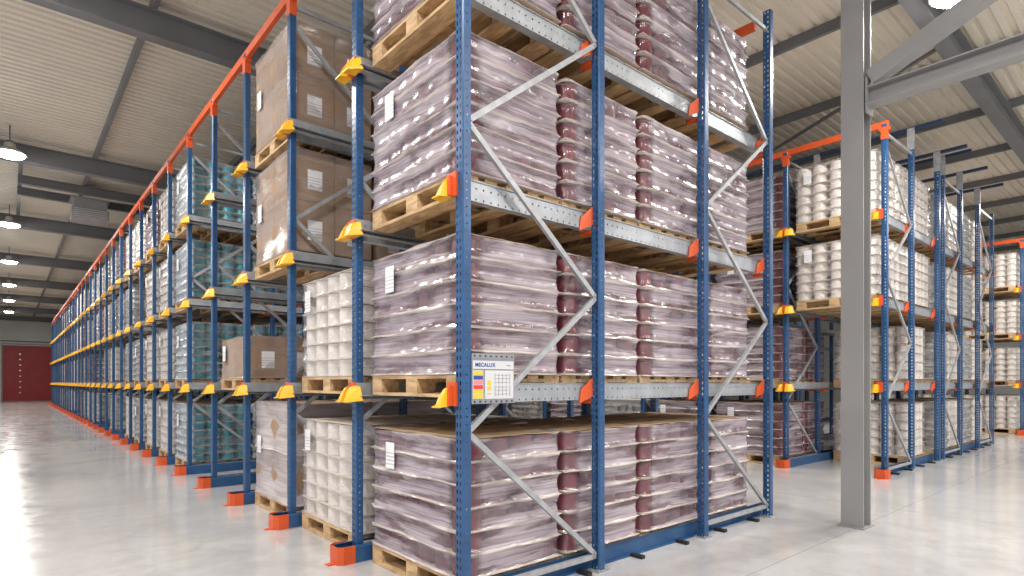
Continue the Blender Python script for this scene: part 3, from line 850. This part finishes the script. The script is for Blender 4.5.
# big grey H column with its longitudinal strut and brace
t = thing('steel_column', 'tall grey H-section steel column standing in the second aisle', 'column', (6.17, 2.105, 0))
hp = [(-.10, -.098), (-.085, -.098), (-.085, -.006), (.085, -.006), (.085, -.098), (.10, -.098), (.10, .098), (.085, .098), (.085, .006), (-.085, .006), (-.085, .098), (-.10, .098)]
obj('shaft', MB().prism(hp, 'z', .012, RZ-.002).mesh('shaft', M['steel']), t)
obj('base_plate', MB().box(-.13, .13, -.12, .12, .001, .012).mesh('base_plate', M['steel']), t)
t = thing('strut_beam', 'grey horizontal I-beam running from the column toward the picture edge', 'beam', (6.19, 0, 0))
mb = MB(); ibeam(mb, 'y', -8.8, 1.99, 0, 2.895*H, .16, .165, .012, .01); obj('beam', mb.mesh('beam', M['steel']), t)
obj('end_plate', MB().box(-.08, .08, 1.99, 2.005, 2.84*H, 3.08*H).mesh('end_plate', M['steel']), t)
o = obj('diagonal_beam', MB().bar((6.19, 1.98, 3.08*H), (6.19, -1.75, RZ-.06), .15, .12, (1, 0, 0)).mesh('diagonal_beam', M['steel']))
tag(o, 'grey diagonal brace rising from the column above the horizontal beam', 'beam')
# roof bits: wind bracing rods, secondary beams with a hanging unit heater, short struts
def rod(p, q, r, lab, name='bracing_rod', m='roofsteel'):
    o = obj(name, MB().bar(p, q, r, r).mesh(name, M[m])); return tag(o, lab, 'rod', 'roof bracing')
rod((7.2*H, RY0+.1, RZ+.2), (9.9*H, ry[2]-.1, RZ+.2), .045, 'thin dark roof bracing rod crossing behind the big column')
hy = 13.35*H
for s, z in ((-.55, RZ+.12), (.55, RZ+.12)):
    mb = MB(); ibeam(mb, 'x', .12*H, 6.6, hy+s, z, .12, .20); tag(obj('heater_beam', mb.mesh('heater_beam', M['roofsteel'])), 'dark secondary beam %s the hanging heater' % ('on the near side of' if s < 0 else 'on the door side of'), 'beam', 'heater beams')
for x in (.15*H, 2.0*H):
    tag(obj('roof_strut', MB().box(x-.04, x+.04, ry[3]+.11, ry[4]-.11, RZ+.325, RZ+.358).mesh('roof_strut', M['roofsteel'])), 'light roof strut between rafters %s the heater' % ('on the open aisle side of' if x < 1 else 'on the rack side of'), 'strut', 'roof struts')
t = thing('unit_heater', 'grey box air heater hanging from the roof over the aisle', 'heater', (1.14*H, hy, 3.98*H))
bx = MB(); bx.box(-.38, .38, -.34, .34, .0, .26); bx.box(-.34, .34, -.30, .30, .26, .50); bx.box(-.40, .40, -.36, .36, .50, .53); obj('housing', bx.mesh('housing', M['steel']), t)
lv_ = MB()
for k in range(5): lv_.box(-.35, .35, -.36, -.34, .025+k*.048, .048+k*.048)
obj('louvre', lv_.mesh('louvre', M['alu']), t)
for sx in (-.33, .33):
    for sy in (-.30, .30): obj('hanger_rod', MB().box(sx-.012, sx+.012, sy-.012, sy+.012, .53, RZ+.12-3.98*H).mesh('hanger_rod', M['roofsteel']), t)

# ------------------------------------------------------------------ lamps
def make_lamp(loc, label, group, visible=True):
    t = thing('high_bay_lamp', label, 'lamp', loc, group)
    if 'sh' not in PAL_CACHE:
        PAL_CACHE['sh'] = smooth_mesh(MB().lathe((0, 0, 0), [(.26, -.005), (.265, .0), (.24, .035), (.15, .09), (.10, .11), (.09, .20), (.06, .22)], 28).mesh('shade', M['alu']), 40)
        PAL_CACHE['ds'] = MB().lathe((0, 0, -.075), [(.10, 0), (.19, .020), (.225, .048), (.235, .064)], 28).mesh('diffuser', M['lamp'])
        PAL_CACHE['hk'] = MB().box(-.012, .012, -.012, .012, .22, CZ-loc[2]-.002).box(-.05, .05, -.05, .05, .22, .25).mesh('hanger', M['roofsteel'])
    obj('lamp_shade', PAL_CACHE['sh'], t); obj('diffuser', PAL_CACHE['ds'], t, label='glowing white lamp face'); obj('hanger', PAL_CACHE['hk'], t)
    return t
LAMPZ = 4.24*H; LP = 145
def area(loc, size, power, col=(1, .96, .90)):
    l = bpy.data.lights.new('lamp_light', 'AREA'); l.shape = 'DISK'; l.size = size; l.energy = power; l.color = col
    o = bpy.data.objects.new('lamp_light', l); C.objects.link(o); o.location = loc; return o
rows = [(.02, 'main aisle'), (5.98*H, 'aisle past the main rack'), (13.3*H, 'far aisle')]
for r_, (x, w) in enumerate(rows):
    for k in range(-1, 8 if r_ == 0 else 2):
        y = RY0+BAY*k-(.45 if r_ == 0 else .30)*H
        if r_ == 0:
            lab = 'round white high-bay lamp over the main aisle, %s from the camera' % ORD[max(0, k+1)] if k < 5 else 'small high-bay lamp at the distant end of the main aisle'
        else: lab = 'round white high-bay lamp over the %s, %s one' % (w, ORD[k+1])
        make_lamp((x, y, LAMPZ), lab, 'high-bay lamps')
        area((x, y, LAMPZ-.09), .46, LP*(.82 if r_ == 0 and k < 1 else 1))
# added out-of-view lamps behind and beside the camera to light the near loads
for k, (x, y) in enumerate(((0.02, -2.2), (4.6, -2.4), (9.5, -2.4), (15, -2.4), (-3.0, 4.5))):
    make_lamp((x, y, LAMPZ), 'added unseen high-bay lamp %s' % ('behind the camera', 'over the open bay', 'over the open bay past the column', 'over the far open bay', 'by the side wall')[k], 'high-bay lamps')
    area((x, y, LAMPZ-.09), .46, LP*1.1)

# ------------------------------------------------------------------ world, camera, colour
w = bpy.data.worlds.new('world'); SC.world = w; w.use_nodes = True
w.node_tree.nodes['Background'].inputs[0].default_value = (.93, .95, 1, 1); w.node_tree.nodes['Background'].inputs[1].default_value = .66
cam = bpy.data.cameras.new('camera'); co = bpy.data.objects.new('camera', cam); C.objects.link(co)
co.location = (0, 0, H); co.rotation_euler = (math.pi/2, 0, -math.atan2(503.5, 585))
cam.lens = 585/1024*36; cam.sensor_width = 36; cam.shift_y = 94.3/1024; cam.clip_end = 200
SC.camera = co
SC.view_settings.view_transform = 'Standard'; SC.view_settings.look = 'None'; SC.view_settings.gamma = 1; SC.view_settings.use_curve_mapping = False
SC.view_settings.exposure = 0.2
cy = SC.cycles
cy.max_bounces = 8; cy.diffuse_bounces = 5; cy.glossy_bounces = 4; cy.transparent_max_bounces = 16; cy.transmission_bounces = 4
cy.use_denoising = True; cy.sample_clamp_indirect = 6; cy.caustics_reflective = False; cy.caustics_refractive = False
